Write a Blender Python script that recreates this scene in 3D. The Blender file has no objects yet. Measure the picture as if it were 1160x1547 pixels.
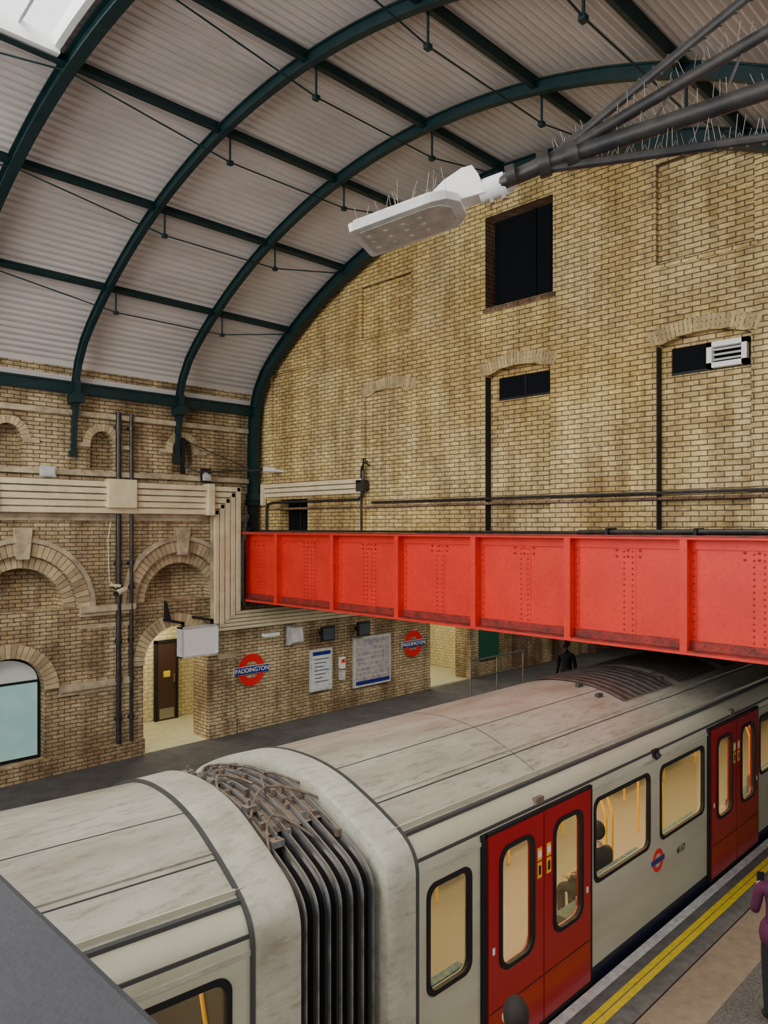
import bpy, bmesh, math, random
from mathutils import Vector, Matrix, noise
random.seed(7)
FL=-4.83          # platform level (camera eye level is z = 0)
pi=math.pi
# ------------------------------------------------------------------ materials
def nodes(name):
    m=bpy.data.materials.new(name); m.use_nodes=True
    nt=m.node_tree; b=nt.nodes['Principled BSDF']; return m,nt,b
def mat(name,col,rough=.6,metal=0,col2=None,scale=3,bump=0,bscale=40,emit=0,ecol=None,stretch=None,lo=.4,hi=.65,spec=.5,dust=None,streak=None,sk=.75):
    m,nt,b=nodes(name); L=nt.links
    b.inputs['Base Color'].default_value=(*col,1); b.inputs['Roughness'].default_value=rough; b.inputs['Metallic'].default_value=metal
    b.inputs['Specular IOR Level'].default_value=spec
    tc=nt.nodes.new('ShaderNodeTexCoord'); mp=nt.nodes.new('ShaderNodeMapping'); L.new(tc.outputs['Object'],mp.inputs[0])
    if stretch: mp.inputs['Scale'].default_value=stretch
    out=None
    def nz(sc,vec,det=8,rg=.65):
        n=nt.nodes.new('ShaderNodeTexNoise'); n.inputs['Scale'].default_value=sc; n.inputs['Detail'].default_value=det; n.inputs['Roughness'].default_value=rg
        L.new(vec,n.inputs['Vector']); return n
    if col2:
        n=nz(scale,mp.outputs[0])
        r=nt.nodes.new('ShaderNodeValToRGB'); r.color_ramp.elements[0].position=lo; r.color_ramp.elements[1].position=hi
        r.color_ramp.elements[0].color=(*col,1); r.color_ramp.elements[1].color=(*col2,1)
        L.new(n.outputs['Fac'],r.inputs[0]); out=r.outputs[0]
    def mixin(fac,c,prev):
        x=nt.nodes.new('ShaderNodeMix'); x.data_type='RGBA'; L.new(fac,x.inputs[0])
        if prev: L.new(prev,x.inputs[6])
        else: x.inputs[6].default_value=(*col,1)
        x.inputs[7].default_value=(*c,1); return x.outputs[2]
    if streak: # fine scattered dirt specks / streaks
        mp2=nt.nodes.new('ShaderNodeMapping'); mp2.inputs['Scale'].default_value=(1.2,5,5); L.new(tc.outputs['Object'],mp2.inputs[0])
        n=nz(3.2,mp2.outputs[0],10,.75); r=nt.nodes.new('ShaderNodeValToRGB'); r.color_ramp.elements[0].position=.50; r.color_ramp.elements[1].position=.70; r.color_ramp.elements[1].color=(sk,sk,sk,1)
        L.new(n.outputs['Fac'],r.inputs[0]); out=mixin(r.outputs[0],streak,out)
    if dust:
        g=nt.nodes.new('ShaderNodeNewGeometry'); s=nt.nodes.new('ShaderNodeSeparateXYZ'); L.new(g.outputs['Normal'],s.inputs[0])
        mr=nt.nodes.new('ShaderNodeMapRange'); mr.inputs[1].default_value=.35; mr.inputs[2].default_value=.8; L.new(s.outputs[2],mr.inputs[0])
        n=nz(5,mp.outputs[0]); mu=nt.nodes.new('ShaderNodeMath'); mu.operation='MULTIPLY'; mu.use_clamp=True
        m2=nt.nodes.new('ShaderNodeMath'); m2.operation='MULTIPLY'; m2.inputs[1].default_value=1.9; L.new(n.outputs['Fac'],m2.inputs[0])
        L.new(mr.outputs[0],mu.inputs[0]); L.new(m2.outputs[0],mu.inputs[1]); out=mixin(mu.outputs[0],dust,out)
    if out: L.new(out,b.inputs['Base Color'])
    if bump:
        n=nz(bscale,mp.outputs[0],4,.5)
        bp=nt.nodes.new('ShaderNodeBump'); bp.inputs['Strength'].default_value=bump; bp.inputs['Distance'].default_value=.01
        L.new(n.outputs['Fac'],bp.inputs['Height']); L.new(bp.outputs[0],b.inputs['Normal'])
    if emit:
        b.inputs['Emission Color'].default_value=(*(ecol or col),1); b.inputs['Emission Strength'].default_value=emit
    return m
def brickmat(name,c1,c2,mort,dirt,dirtscale=.55,amt=.8,yel=None,bw=.235,bh=.078,grime=.85):
    m,nt,b=nodes(name); L=nt.links
    tc=nt.nodes.new('ShaderNodeTexCoord'); sp=nt.nodes.new('ShaderNodeSeparateXYZ'); L.new(tc.outputs['Object'],sp.inputs[0])
    ad=nt.nodes.new('ShaderNodeMath'); L.new(sp.outputs[0],ad.inputs[0]); L.new(sp.outputs[1],ad.inputs[1])
    cb=nt.nodes.new('ShaderNodeCombineXYZ'); L.new(ad.outputs[0],cb.inputs[0]); L.new(sp.outputs[2],cb.inputs[1])
    wn=nt.nodes.new('ShaderNodeTexNoise'); wn.inputs['Scale'].default_value=6; L.new(tc.outputs['Object'],wn.inputs['Vector'])
    vm=nt.nodes.new('ShaderNodeVectorMath'); vm.operation='SCALE'; vm.inputs['Scale'].default_value=.016; L.new(wn.outputs['Color'],vm.inputs[0])
    va=nt.nodes.new('ShaderNodeVectorMath'); va.operation='ADD'; L.new(cb.outputs[0],va.inputs[0]); L.new(vm.outputs[0],va.inputs[1])
    bt=nt.nodes.new('ShaderNodeTexBrick'); L.new(va.outputs[0],bt.inputs['Vector'])
    bt.inputs['Scale'].default_value=1; bt.inputs['Brick Width'].default_value=bw; bt.inputs['Row Height'].default_value=bh
    bt.inputs['Mortar Size'].default_value=.010; bt.inputs['Mortar Smooth'].default_value=.6; bt.inputs['Bias'].default_value=-.15
    bt.inputs['Color1'].default_value=(*c1,1); bt.inputs['Color2'].default_value=(*c2,1); bt.inputs['Mortar'].default_value=(*mort,1)
    def noise(sc,det=6,stretch=None):
        n=nt.nodes.new('ShaderNodeTexNoise'); n.inputs['Scale'].default_value=sc; n.inputs['Detail'].default_value=det; n.inputs['Roughness'].default_value=.62
        mp=nt.nodes.new('ShaderNodeMapping'); L.new(tc.outputs['Object'],mp.inputs[0]); L.new(mp.outputs[0],n.inputs['Vector'])
        if stretch: mp.inputs['Scale'].default_value=stretch
        return n
    def ramp(n,a,bb,ca,cb_):
        r=nt.nodes.new('ShaderNodeValToRGB'); r.color_ramp.elements[0].position=a; r.color_ramp.elements[1].position=bb
        r.color_ramp.elements[0].color=ca; r.color_ramp.elements[1].color=cb_; L.new(n.outputs['Fac'],r.inputs[0]); return r
    def mix(t,f,a,bsock):
        x=nt.nodes.new('ShaderNodeMix'); x.data_type='RGBA'; x.blend_type=t
        if isinstance(f,float): x.inputs[0].default_value=f
        else: L.new(f,x.inputs[0])
        L.new(a,x.inputs[6])
        if isinstance(bsock,tuple): x.inputs[7].default_value=bsock
        else: L.new(bsock,x.inputs[7])
        return x.outputs[2]
    col=bt.outputs['Color']
    r1=ramp(noise(dirtscale,7),.42,.64,(0,0,0,1),(amt,amt,amt,1))
    col=mix('MULTIPLY',r1.outputs[0],col,(*dirt,1))
    r2=ramp(noise(1.5,9,(1.6,1.6,.3)),.42,.62,(1,1,1,1),(.45,.40,.34,1))
    col=mix('MULTIPLY',grime,col,r2.outputs[0])
    r3=ramp(noise(10,5,(1,1,2.2)),.33,.68,(.62,.59,.55,1),(1.25,1.22,1.12,1))
    col=mix('MULTIPLY',.85,col,r3.outputs[0])
    if yel:
        r4=ramp(noise(.35,3),.45,.65,(0,0,0,1),(.75,.75,.75,1)); col=mix('MIX',r4.outputs[0],col,mix('MULTIPLY',1.0,col,(*yel,1)))
    L.new(col,b.inputs['Base Color']); b.inputs['Roughness'].default_value=.85
    bp=nt.nodes.new('ShaderNodeBump'); bp.inputs['Strength'].default_value=.9; bp.inputs['Distance'].default_value=.013; bp.invert=True
    L.new(bt.outputs['Fac'],bp.inputs['Height']); L.new(bp.outputs[0],b.inputs['Normal'])
    return m
def glass(name,tint=(.9,.93,.9),gl=.12,rough=.03):
    m=bpy.data.materials.new(name); m.use_nodes=True; nt=m.node_tree; nt.nodes.clear()
    o=nt.nodes.new('ShaderNodeOutputMaterial'); t=nt.nodes.new('ShaderNodeBsdfTransparent'); t.inputs[0].default_value=(*tint,1)
    g=nt.nodes.new('ShaderNodeBsdfGlossy'); g.inputs['Roughness'].default_value=rough; x=nt.nodes.new('ShaderNodeMixShader'); x.inputs[0].default_value=gl
    nt.links.new(t.outputs[0],x.inputs[1]); nt.links.new(g.outputs[0],x.inputs[2]); nt.links.new(x.outputs[0],o.inputs[0]); return m

B_END=brickmat('brick_stock_end',(.76,.605,.315),(.56,.42,.20),(.14,.105,.06),(.62,.52,.40),.45,.75,(1.12,1.08,.72),grime=.75)
B_SIDE=brickmat('brick_stock_side',(.66,.53,.32),(.47,.355,.205),(.12,.09,.058),(.48,.40,.32),.6,.85,grime=.9)
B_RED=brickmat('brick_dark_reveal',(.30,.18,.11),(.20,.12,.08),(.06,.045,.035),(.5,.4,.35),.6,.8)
V=[mat('arch_brick_a',(.52,.40,.23),.85,col2=(.30,.22,.13),scale=2),mat('arch_brick_b',(.42,.32,.175),.85,col2=(.24,.17,.10),scale=2),mat('arch_brick_c',(.58,.46,.26),.85,col2=(.36,.27,.16),scale=2)]
VE=[mat('lintel_brick_a',(.46,.355,.18),.85,col2=(.26,.19,.10),scale=3),mat('lintel_brick_b',(.40,.30,.15),.85,col2=(.22,.16,.085),scale=3),mat('lintel_brick_c',(.54,.42,.215),.85,col2=(.32,.24,.13),scale=3)]
STONE=mat('stone_moulding',(.52,.43,.28),.85,col2=(.24,.18,.12),scale=2.5,bump=.3)
TEAL=mat('painted_iron_green',(.004,.020,.023),.45,col2=(.008,.030,.033),scale=5,spec=.35)
SHEET=mat('corrugated_sheet',(.59,.545,.525),.5,col2=(.47,.43,.41),scale=.8,stretch=(.6,1,1))
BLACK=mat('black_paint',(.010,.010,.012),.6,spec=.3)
DARK=mat('dark_void',(.004,.005,.007),.8,spec=.1)
PIPE=mat('black_pipe',(.012,.012,.014),.4,col2=(.04,.036,.032),scale=8)
CREAM=mat('cream_trunking',(.74,.64,.42),.5,col2=(.60,.50,.31),scale=3)
RED=mat('red_girder_paint',(.80,.028,.014),.5,col2=(.68,.022,.012),scale=1.8,bump=.06,streak=(.50,.025,.014))
REDR=mat('red_girder_rivets',(.40,.013,.009),.5)  # rivets in a darker red: their shading is painted into the colour
REDB=mat('red_girder_dirty',(.35,.03,.022),.6,col2=(.08,.025,.02),scale=5)
TRAINC=mat('train_cream',(.49,.475,.36),.33,col2=(.38,.355,.25),scale=1.5,stretch=(.5,1,2),lo=.42,hi=.75)
CAP=mat('train_end_white',(.50,.485,.40),.4,col2=(.34,.315,.24),scale=2.5,lo=.42,hi=.70,streak=(.25,.215,.155),sk=.85)
ROOFM=mat('train_roof_grey',(.43,.405,.325),.36,col2=(.26,.23,.17),scale=1.9,stretch=(.4,1.6,1),lo=.4,hi=.74,streak=(.16,.13,.095),sk=.85)
SEAM=mat('roof_seam_dark',(.05,.05,.048),.6)
DRED=mat('train_door_red',(.34,.006,.010),.25)
NAVY=mat('train_navy',(.008,.012,.03),.4)
RUB=mat('bellows_rubber',(.016,.016,.018),.5,dust=(.15,.115,.08))
RUBE=mat('bellows_edge',(.19,.19,.185),.45,col2=(.08,.08,.08),scale=5,dust=(.22,.175,.125))
RUST=mat('gangway_grime',(.20,.145,.10),.85,col2=(.08,.06,.045),scale=10)
GL=glass('window_glass',gl=.07)
SKYGL=glass('skylight_glass',(.95,.98,1),.02,.3)
INT=mat('interior_cream',(.85,.67,.35),.5)
INTL=mat('interior_light',(1,.9,.7),.5,emit=16,ecol=(1,.76,.44))
YEL=mat('yellow_pole',(.85,.48,.02),.35)
YLINE=mat('yellow_line',(.85,.66,.02),.6,col2=(.65,.48,.03),scale=12)
WLINE=mat('white_line',(.70,.70,.68),.6,col2=(.45,.45,.44),scale=10)
ASPH=mat('platform_asphalt',(.085,.08,.078),.75,col2=(.05,.047,.045),scale=3,bump=.4,bscale=60)
TACT=mat('tactile_grey',(.15,.15,.145),.8,col2=(.09,.09,.088),scale=8,bump=.5,bscale=50)
TAN=mat('platform_tan',(.28,.22,.16),.85,col2=(.2,.16,.12),scale=6,bump=.4,bscale=60)
SPECK=mat('platform_speckle',(.13,.125,.12),.8,col2=(.06,.058,.055),scale=40,lo=.45,hi=.6)
TRACK=mat('ballast',(.06,.05,.045),.9,col2=(.03,.025,.02),scale=25,bump=1,bscale=30)
STEEL=mat('rail_steel',(.4,.38,.36),.3,metal=.9)
WHITE=mat('white_plastic',(.78,.78,.76),.4)
GREYL=mat('lamp_grey',(.60,.60,.58),.4,col2=(.42,.42,.40),scale=6)
LEDP=mat('led_plate',(.42,.40,.34),.3,col2=(.28,.27,.23),scale=14)
PARA=mat('parapet_grey',(.045,.046,.053),.7,col2=(.035,.036,.042),scale=5,bump=.15,bscale=80)
TILE=brickmat('cream_tile',(.80,.72,.44),(.76,.68,.40),(.5,.43,.26),(.8,.75,.65),1,.5,bw=.2,bh=.1,grime=.3)
TILEF=mat('beige_floor',(.55,.53,.33),.5,col2=(.45,.43,.27),scale=5)
DOORB=mat('brown_door',(.06,.03,.022),.35)
POST=mat('poster_white',(.62,.64,.64),.3,col2=(.42,.47,.52),scale=14,lo=.52,hi=.6)
POSTM=mat('poster_map',(.45,.40,.38),.3,col2=(.28,.26,.30),scale=9,lo=.48,hi=.56)
SRED=mat('roundel_red',(.72,.015,.02),.3); SBLUE=mat('roundel_blue',(.01,.02,.18),.3)
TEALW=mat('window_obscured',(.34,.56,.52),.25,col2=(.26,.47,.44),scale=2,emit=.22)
MOQ=mat('seat_moquette',(.04,.09,.2),.9,col2=(.15,.2,.1),scale=20)
GREENP=mat('green_panel',(.01,.08,.045),.5)
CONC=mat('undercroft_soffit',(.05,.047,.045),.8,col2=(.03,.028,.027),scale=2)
SPIKE=mat('bird_spike',(.20,.18,.16),.5,metal=.4)
FARGL=mat('far_side_glass',(.42,.31,.16),.12)
# ------------------------------------------------------------------ mesh builder
class M:
    def __init__(s): s.v=[];s.f=[];s.mi=[];s.mats=[]
    def add(s,vs,fs,m):
        if m not in s.mats: s.mats.append(m)
        k=s.mats.index(m); o=len(s.v); s.v+= [tuple(p) for p in vs]
        for f in fs: s.f.append(tuple(i+o for i in f)); s.mi.append(k)
    def box(s,x0,x1,y0,y1,z0,z1,m):
        vs=[(x,y,z) for x in (x0,x1) for y in (y0,y1) for z in (z0,z1)]
        s.add(vs,[(0,1,3,2),(4,6,7,5),(0,4,5,1),(2,3,7,6),(0,2,6,4),(1,5,7,3)],m)
    def prism(s,poly,ax,a,b,m,cap=True):
        n=len(poly)
        def P(q,t): return (t,q[0],q[1]) if ax=='x' else ((q[0],t,q[1]) if ax=='y' else (q[0],q[1],t))
        vs=[P(q,a) for q in poly]+[P(q,b) for q in poly]
        fs=[(i,(i+1)%n,(i+1)%n+n,i+n) for i in range(n)]
        if cap: fs+= [tuple(range(n)),tuple(range(n,2*n))]
        s.add(vs,fs,m)
    def loft(s,loops,m,fn=None):
        n=len(loops[0][1]); vs=[];fs=[]
        for x,l in loops: vs+=[(fn(x,*p) if fn else (x,*p)) for p in l]
        for k in range(len(loops)-1):
            for i in range(n): fs.append((k*n+i,k*n+(i+1)%n,(k+1)*n+(i+1)%n,(k+1)*n+i))
        fs+=[tuple(range(n)),tuple(range((len(loops)-1)*n,len(loops)*n))]
        s.add(vs,fs,m)
    def tube(s,path,r,m,n=8):
        path=[Vector(p) for p in path]; k=len(path)
        R=r if isinstance(r,(list,tuple)) else [r]*k
        vs=[];fs=[]; prev=None
        for i,p in enumerate(path):
            t=(path[min(i+1,k-1)]-path[max(i-1,0)]).normalized()
            if prev is None:
                u=t.orthogonal().normalized()
            else:
                u=(prev-t*prev.dot(t)); u=u.normalized() if u.length>1e-6 else t.orthogonal().normalized()
            prev=u; w=t.cross(u)
            for j in range(n):
                a=2*pi*j/n; vs.append(p+(u*math.cos(a)+w*math.sin(a))*R[i])
        for i in range(k-1):
            for j in range(n):
                fs.append((i*n+j,i*n+(j+1)%n,(i+1)*n+(j+1)%n,(i+1)*n+j))
        fs+=[tuple(range(n)),tuple(range((k-1)*n,k*n))]
        s.add(vs,fs,m)
    def sweep(s,path,x0,x1,o0,o1,m):
        k=len(path); vs=[];fs=[]
        for i,p in enumerate(path):
            a=path[max(i-1,0)]; b=path[min(i+1,k-1)]; dy,dz=b[0]-a[0],b[1]-a[1]; l=math.hypot(dy,dz) or 1; ny,nz=-dz/l,dy/l
            for (x,o) in ((x0,o0),(x1,o0),(x1,o1),(x0,o1)): vs.append((x,p[0]+ny*o,p[1]+nz*o))
        for i in range(k-1):
            for j in range(4): fs.append((i*4+j,i*4+(j+1)%4,(i+1)*4+(j+1)%4,(i+1)*4+j))
        fs+=[(0,1,2,3),tuple((k-1)*4+j for j in range(4))]; s.add(vs,fs,m)
    def holepanel(s,x0,x1,z0,z1,h,r,y0,y1,m,k=8,fm=None):
        hx0,hx1,hz0,hz1=h; inn=[];out=[]
        cs=[(hx1-r,hz0+r,x1,z0,-90),(hx1-r,hz1-r,x1,z1,0),(hx0+r,hz1-r,x0,z1,90),(hx0+r,hz0+r,x0,z0,180)]
        for ci,(cx,cz,ox,oz,a0) in enumerate(cs):
            A=((cx,oz),(ox,cz),(cx,oz),(ox,cz))[ci]; Bp=((ox,cz),(cx,oz),(ox,cz),(cx,oz))[ci]
            for j in range(k+1):
                a=math.radians(a0+90*j/k); inn.append((cx+r*math.cos(a),cz+r*math.sin(a)))
                t=j/k
                if t<=.5: q=(A[0]+(ox-A[0])*2*t,A[1]+(oz-A[1])*2*t)
                else: q=(ox+(Bp[0]-ox)*(2*t-1),oz+(Bp[1]-oz)*(2*t-1))
                out.append(q)
        n=len(inn); vs=[(p[0],y0,p[1]) for p in inn]+[(p[0],y0,p[1]) for p in out]+[(p[0],y1,p[1]) for p in inn]+[(p[0],y1,p[1]) for p in out]
        fs=[]
        for i in range(n):
            j=(i+1)%n; fs+=[(i,j,n+j,n+i),(2*n+i,2*n+j,3*n+j,3*n+i),(i,j,2*n+j,2*n+i),(n+i,n+j,3*n+j,3*n+i)]
        s.add(vs,fs,m)
        if fm:
            w=.03; f2=[]
            cxm,czm=(hx0+hx1)/2,(hz0+hz1)/2
            def off(p,d):
                sx=(p[0]-cxm)/(hx1-hx0)*2; sz=(p[1]-czm)/(hz1-hz0)*2
                return (p[0]+d*sx,p[1]+d*sz)
            a=[off(p,w) for p in inn]; b=[off(p,-.012) for p in inn]
            vs=[(p[0],y0-.012,p[1]) for p in a]+[(p[0],y0-.012,p[1]) for p in b]+[(p[0],y0+.03,p[1]) for p in b]+[(p[0],y0+.001,p[1]) for p in a]
            for i in range(n):
                j=(i+1)%n; f2+=[(i,j,n+j,n+i),(n+i,n+j,2*n+j,2*n+i),(i,j,3*n+j,3*n+i)]
            s.add(vs,f2,fm)
    def dome(s,c,ax,r,m,h=None):
        h=h or r*.7; n=6; vs=[]
        for (rr,hh) in ((r,0),(r*.75,h*.7)):
            for j in range(n):
                a=2*pi*j/n; d=(rr*math.cos(a),rr*math.sin(a))
                vs.append((c[0]-hh,c[1]+d[0],c[2]+d[1]) if ax=='x' else (c[0]+d[0],c[1]+d[1],c[2]-hh))
        vs.append((c[0]-h,c[1],c[2]) if ax=='x' else (c[0],c[1],c[2]-h))
        fs=[(j,(j+1)%n,n+(j+1)%n,n+j) for j in range(n)]+[(n+j,n+(j+1)%n,2*n) for j in range(n)]
        s.add(vs,fs,m)
    def ell(s,c,rx,ry,rz,m,nu=16,nv=10,fn=None):
        vs=[];fs=[]
        for i in range(nv+1):
            t=pi*i/nv
            for j in range(nu):
                a=2*pi*j/nu; d=Vector((math.sin(t)*math.cos(a),math.sin(t)*math.sin(a),math.cos(t)))
                k=fn(d) if fn else 1
                vs.append((c[0]+d.x*rx*k,c[1]+d.y*ry*k,c[2]+d.z*rz*k))
        for i in range(nv):
            for j in range(nu): fs.append((i*nu+j,i*nu+(j+1)%nu,(i+1)*nu+(j+1)%nu,(i+1)*nu+j))
        s.add(vs,fs,m)
    def done(s,name,parent=None,smooth=False,mtx=None,bevel=0):
        me=bpy.data.meshes.new(name); v=s.v
        if mtx: v=[tuple(mtx@Vector(p)) for p in v]
        me.from_pydata(v,[],s.f)
        for m in s.mats: me.materials.append(m)
        me.polygons.foreach_set('material_index',s.mi)
        bm=bmesh.new(); bm.from_mesh(me); bmesh.ops.remove_doubles(bm,verts=bm.verts,dist=1e-6); bmesh.ops.recalc_face_normals(bm,faces=bm.faces); bm.to_mesh(me); bm.free()
        if smooth:
            me.polygons.foreach_set('use_smooth',[True]*len(me.polygons))
            try: me.set_sharp_from_angle(angle=math.radians(35))
            except Exception: pass
        ob=bpy.data.objects.new(name,me); bpy.context.collection.objects.link(ob)
        if parent: ob.parent=parent
        if bevel:
            bv=ob.modifiers.new('bevel','BEVEL'); bv.width=bevel; bv.segments=2; bv.limit_method='ANGLE'
        return ob
def empty(name):
    e=bpy.data.objects.new(name,None); bpy.context.collection.objects.link(e); return e
def evalmesh(ob):
    dg=bpy.context.evaluated_depsgraph_get(); dg.update()
    return bpy.data.meshes.new_from_object(ob.evaluated_get(dg))
def cut(ob,polys):
    for (poly,ax,a,b,m) in polys:
        c=M(); c.prism(poly,ax,a,b,m); co=c.done('cutter')
        md=ob.modifiers.new('b','BOOLEAN'); md.operation='DIFFERENCE'; md.object=co; md.solver='EXACT'
        try: md.material_mode='TRANSFER'
        except Exception: pass
        me=evalmesh(ob); ob.modifiers.clear(); ob.data=me
        bpy.data.objects.remove(co)
def arch(c,hw,z0,zs,rise,n=20):
    return [(c-hw,z0),(c+hw,z0)]+[(c+hw*math.cos(pi*i/n),zs+rise*math.sin(pi*i/n)) for i in range(n+1)]
def rect(a,b,c,d): return [(a,c),(b,c),(b,d),(a,d)]
def vouss(mb,ax,c,zs,hw,rise,th,n,a,b,gap=.12,mats=V):
    for i in range(n):
        t0=pi*(i+gap/2)/n; t1=pi*(i+1-gap/2)/n; q=[]
        for t,o in ((t0,0),(t1,0),(t1,th),(t0,th)):
            if rise<hw*.5:
                s_=1-2*t/pi; p=(c+hw*s_,zs+rise*(1-s_*s_)); nx,nz=s_*.35,1
            else:
                p=(c+hw*math.cos(t),zs+rise*math.sin(t)); nx,nz=math.cos(t)*rise,math.sin(t)*hw
            l=math.hypot(nx,nz); q.append((p[0]+nx/l*o,p[1]+nz/l*o))
        mb.prism(q,ax,a,b,random.choice(mats))
def segarch(c,hw,z0,zs,rise,n=16):
    return [(c-hw,z0),(c+hw,z0)]+[(c+hw*(1-2*i/n),zs+rise*(1-(1-2*i/n)**2)) for i in range(n+1)]
def txt(body,size,loc,rot,m,parent,name='lettering',ext=.003):
    c=bpy.data.curves.new(name,'FONT'); c.body=body; c.size=size; c.align_x='CENTER'; c.align_y='CENTER'; c.extrude=ext
    o=bpy.data.objects.new(name+'_c',c); bpy.context.collection.objects.link(o)
    me=evalmesh(o); bpy.data.objects.remove(o)
    me.materials.clear(); me.materials.append(m)
    o=bpy.data.objects.new(name,me); o.location=loc; o.rotation_euler=rot; bpy.context.collection.objects.link(o); o.parent=parent; return o
# ------------------------------------------------------------------ side wall (arcade)
YS=14.9
w=M(); w.box(-9,16.85,YS,YS+.6,FL-.3,3.15,B_SIDE); wl=w.done('wall_left')
cuts=[]
NX=[1.3,3.12,4.95,6.78,8.6]
for c in NX: cuts.append((arch(c,.26,1.18,1.68,.26),'y',YS-.1,YS+.28,B_SIDE))
for c in (1.85,5.2,8.56):
    cuts.append((arch(c,1.06,-1.62,-1.62,1.06),'y',YS-.1,YS+.13,B_SIDE))
    cuts.append((arch(c,.82,-1.62,-1.62,.82),'y',YS-.1,YS+.42,B_SIDE))
DX0,DX1,DC,DH=7.67,9.23,8.45,.78
cuts.append((arch(DC,DH,FL,-2.95,DH),'y',YS-.1,YS+.8,B_SIDE))
for c in (1.6,4.95): cuts.append((arch(c,.68,-4.5,-3.15,.68),'y',YS-.1,YS+.3,B_SIDE))
cut(wl,cuts)
w=M()
for c in NX: vouss(w,'y',c,1.68,.26,.26,.15,13,YS-.03,YS+.05)
for c in (1.85,5.2,8.56):
    vouss(w,'y',c,-1.62,.83,.83,.22,27,YS+.07,YS+.16)
    vouss(w,'y',c,-1.62,1.07,1.07,.24,33,YS-.04,YS+.08)
    for i in range(36):
        t0=pi*i/36;t1=pi*(i+1)/36
        w.prism([(c+r*math.cos(t),-1.62+r*math.sin(t)) for r,t in ((1.32,t0),(1.41,t0),(1.41,t1),(1.32,t1))],'y',YS-.08,YS+.02,STONE)
    w.prism([(c-.1,-.62),(c+.1,-.62),(c+.16,-.02),(c-.16,-.02)],'y',YS-.13,YS+.1,STONE)
vouss(w,'y',DC,-2.95,DH,DH,.26,28,YS-.05,YS+.06)
for c in (1.6,4.95): vouss(w,'y',c,-3.15,.68,.68,.26,25,YS-.05,YS+.06)
def ybox(x0,x1,z0,z1,d,m=STONE): w.box(x0,x1,YS-d,YS+.02,z0,z1,m)
for (a,b) in ((-9,.72),(2.98,4.05),(6.3,7.45),(9.68,10.0)):
    ybox(a,b,-1.72,-1.60,.12); ybox(a,b,-1.80,-1.72,.07); ybox(a,b,-2.05,-1.98,.05)
for (a,b) in ((2.5,3.95),(5.9,7.4)):
    ybox(a,b,-3.25,-3.12,.10); ybox(a,b,-3.33,-3.25,.05)
ybox(9.5,9.95,-3.05,-2.93,.1)
ybox(-9,DX0,FL+.005,FL+.35,.08,B_SIDE); ybox(DX1,9.97,FL+.005,FL+.35,.08,B_SIDE); ybox(6.3,7.4,FL+.005,-3.33,.05,B_SIDE); ybox(6.45,7.3,-3.12,-2.05,.05,B_SIDE)
ybox(DX1+.02,9.95,FL+.005,-3.05,.05,B_SIDE)
ybox(-9,10.3,.20,.28,.08); ybox(-9,10.3,.12,.20,.05)
ybox(-9,10.3,1.02,1.12,.08); ybox(-9,10.3,2.2,2.3,.07)
for c in NX:
    for sgn in (-1,1): ybox(c+sgn*.42-.14,c+sgn*.42+.14,1.6,1.68,.07)
w.done('trim_arcade')
w=M(); ybox(10.0,16.8,FL+.005,FL+.35,.06,B_SIDE); w.done('trim_lower_wall')
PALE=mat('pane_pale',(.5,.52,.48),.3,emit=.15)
w=M()
for c in (1.6,4.95):
    w.box(c-.68,c+.68,YS+.2,YS+.24,-4.5,-2.45,BLACK); w.box(c-.6,c+.6,YS+.16,YS+.2,-4.42,-3.02,TEALW)
    w.prism(arch(c,.6,-2.96,-2.96,.42),'y',YS+.16,YS+.2,PALE)
w.done('window_1')
w=M()
w.box(7.0,10.8,17.2,17.3,FL,-1.8,TILE); w.box(10.7,10.8,YS+.6,17.2,FL,-1.8,TILE); w.box(7.0,7.1,YS+.6,17.2,FL,-1.8,TILE); w.box(7,10.8,YS+.6,17.3,-1.8,-1.7,TILE)
w.box(7.0,10.8,YS,17.2,FL-.1,FL+.003,TILEF)
w.box(15.8,19.8,18.5,18.6,FL,-1.8,TILE); w.box(19.7,19.8,YS+.6,18.5,FL,-1.8,TILE); w.box(15.8,15.9,YS+.6,18.5,FL,-1.8,TILE); w.box(15.8,19.8,YS+.1,18.5,FL-.1,FL+.003,TILEF)
w.box(15.8,19.8,YS+.6,18.6,-1.8,-1.7,TILE)
w.done('wall_passage_tiled')
d=M(); o=.18; d.box(9.0+o,9.5+o,17.1,17.19,FL+.004,-2.9,DOORB); d.box(8.94+o,9.0+o,17.08,17.19,FL+.004,-2.83,BLACK); d.box(9.5+o,9.56+o,17.08,17.19,FL+.004,-2.83,BLACK); d.box(8.94+o,9.56+o,17.08,17.19,-2.9,-2.83,BLACK)
d.box(9.16+o,9.34+o,17.09,17.1,-3.75,-3.6,YLINE); d.box(9.05+o,9.45+o,17.09,17.1,FL+.05,FL+.3,STEEL); d.box(9.42+o,9.46+o,17.06,17.1,-3.9,-3.7,STEEL); d.done('door_1')
d=M(); d.box(18.2,19.1,18.4,18.49,FL+.004,-2.75,DOORB); d.box(18.1,18.2,18.38,18.49,FL+.004,-2.68,BLACK); d.box(19.1,19.2,18.38,18.49,FL+.004,-2.68,BLACK); d.box(18.1,19.2,18.38,18.49,-2.75,-2.68,BLACK); d.box(18.5,18.8,18.39,18.4,-3.9,-3.65,YLINE); d.done('door_2')
w=M(); w.box(18.75,39.9,YS,YS+.6,FL-.3,-1.6,B_SIDE); w.box(16.85,18.75,YS,YS+.6,-2.3,-1.6,B_SIDE); w.box(19.2,20.2,YS-.06,YS,-4.3,-2.4,GREENP)
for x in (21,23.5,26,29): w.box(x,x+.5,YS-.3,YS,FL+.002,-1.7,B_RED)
w.done('wall_left_beyond')
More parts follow.
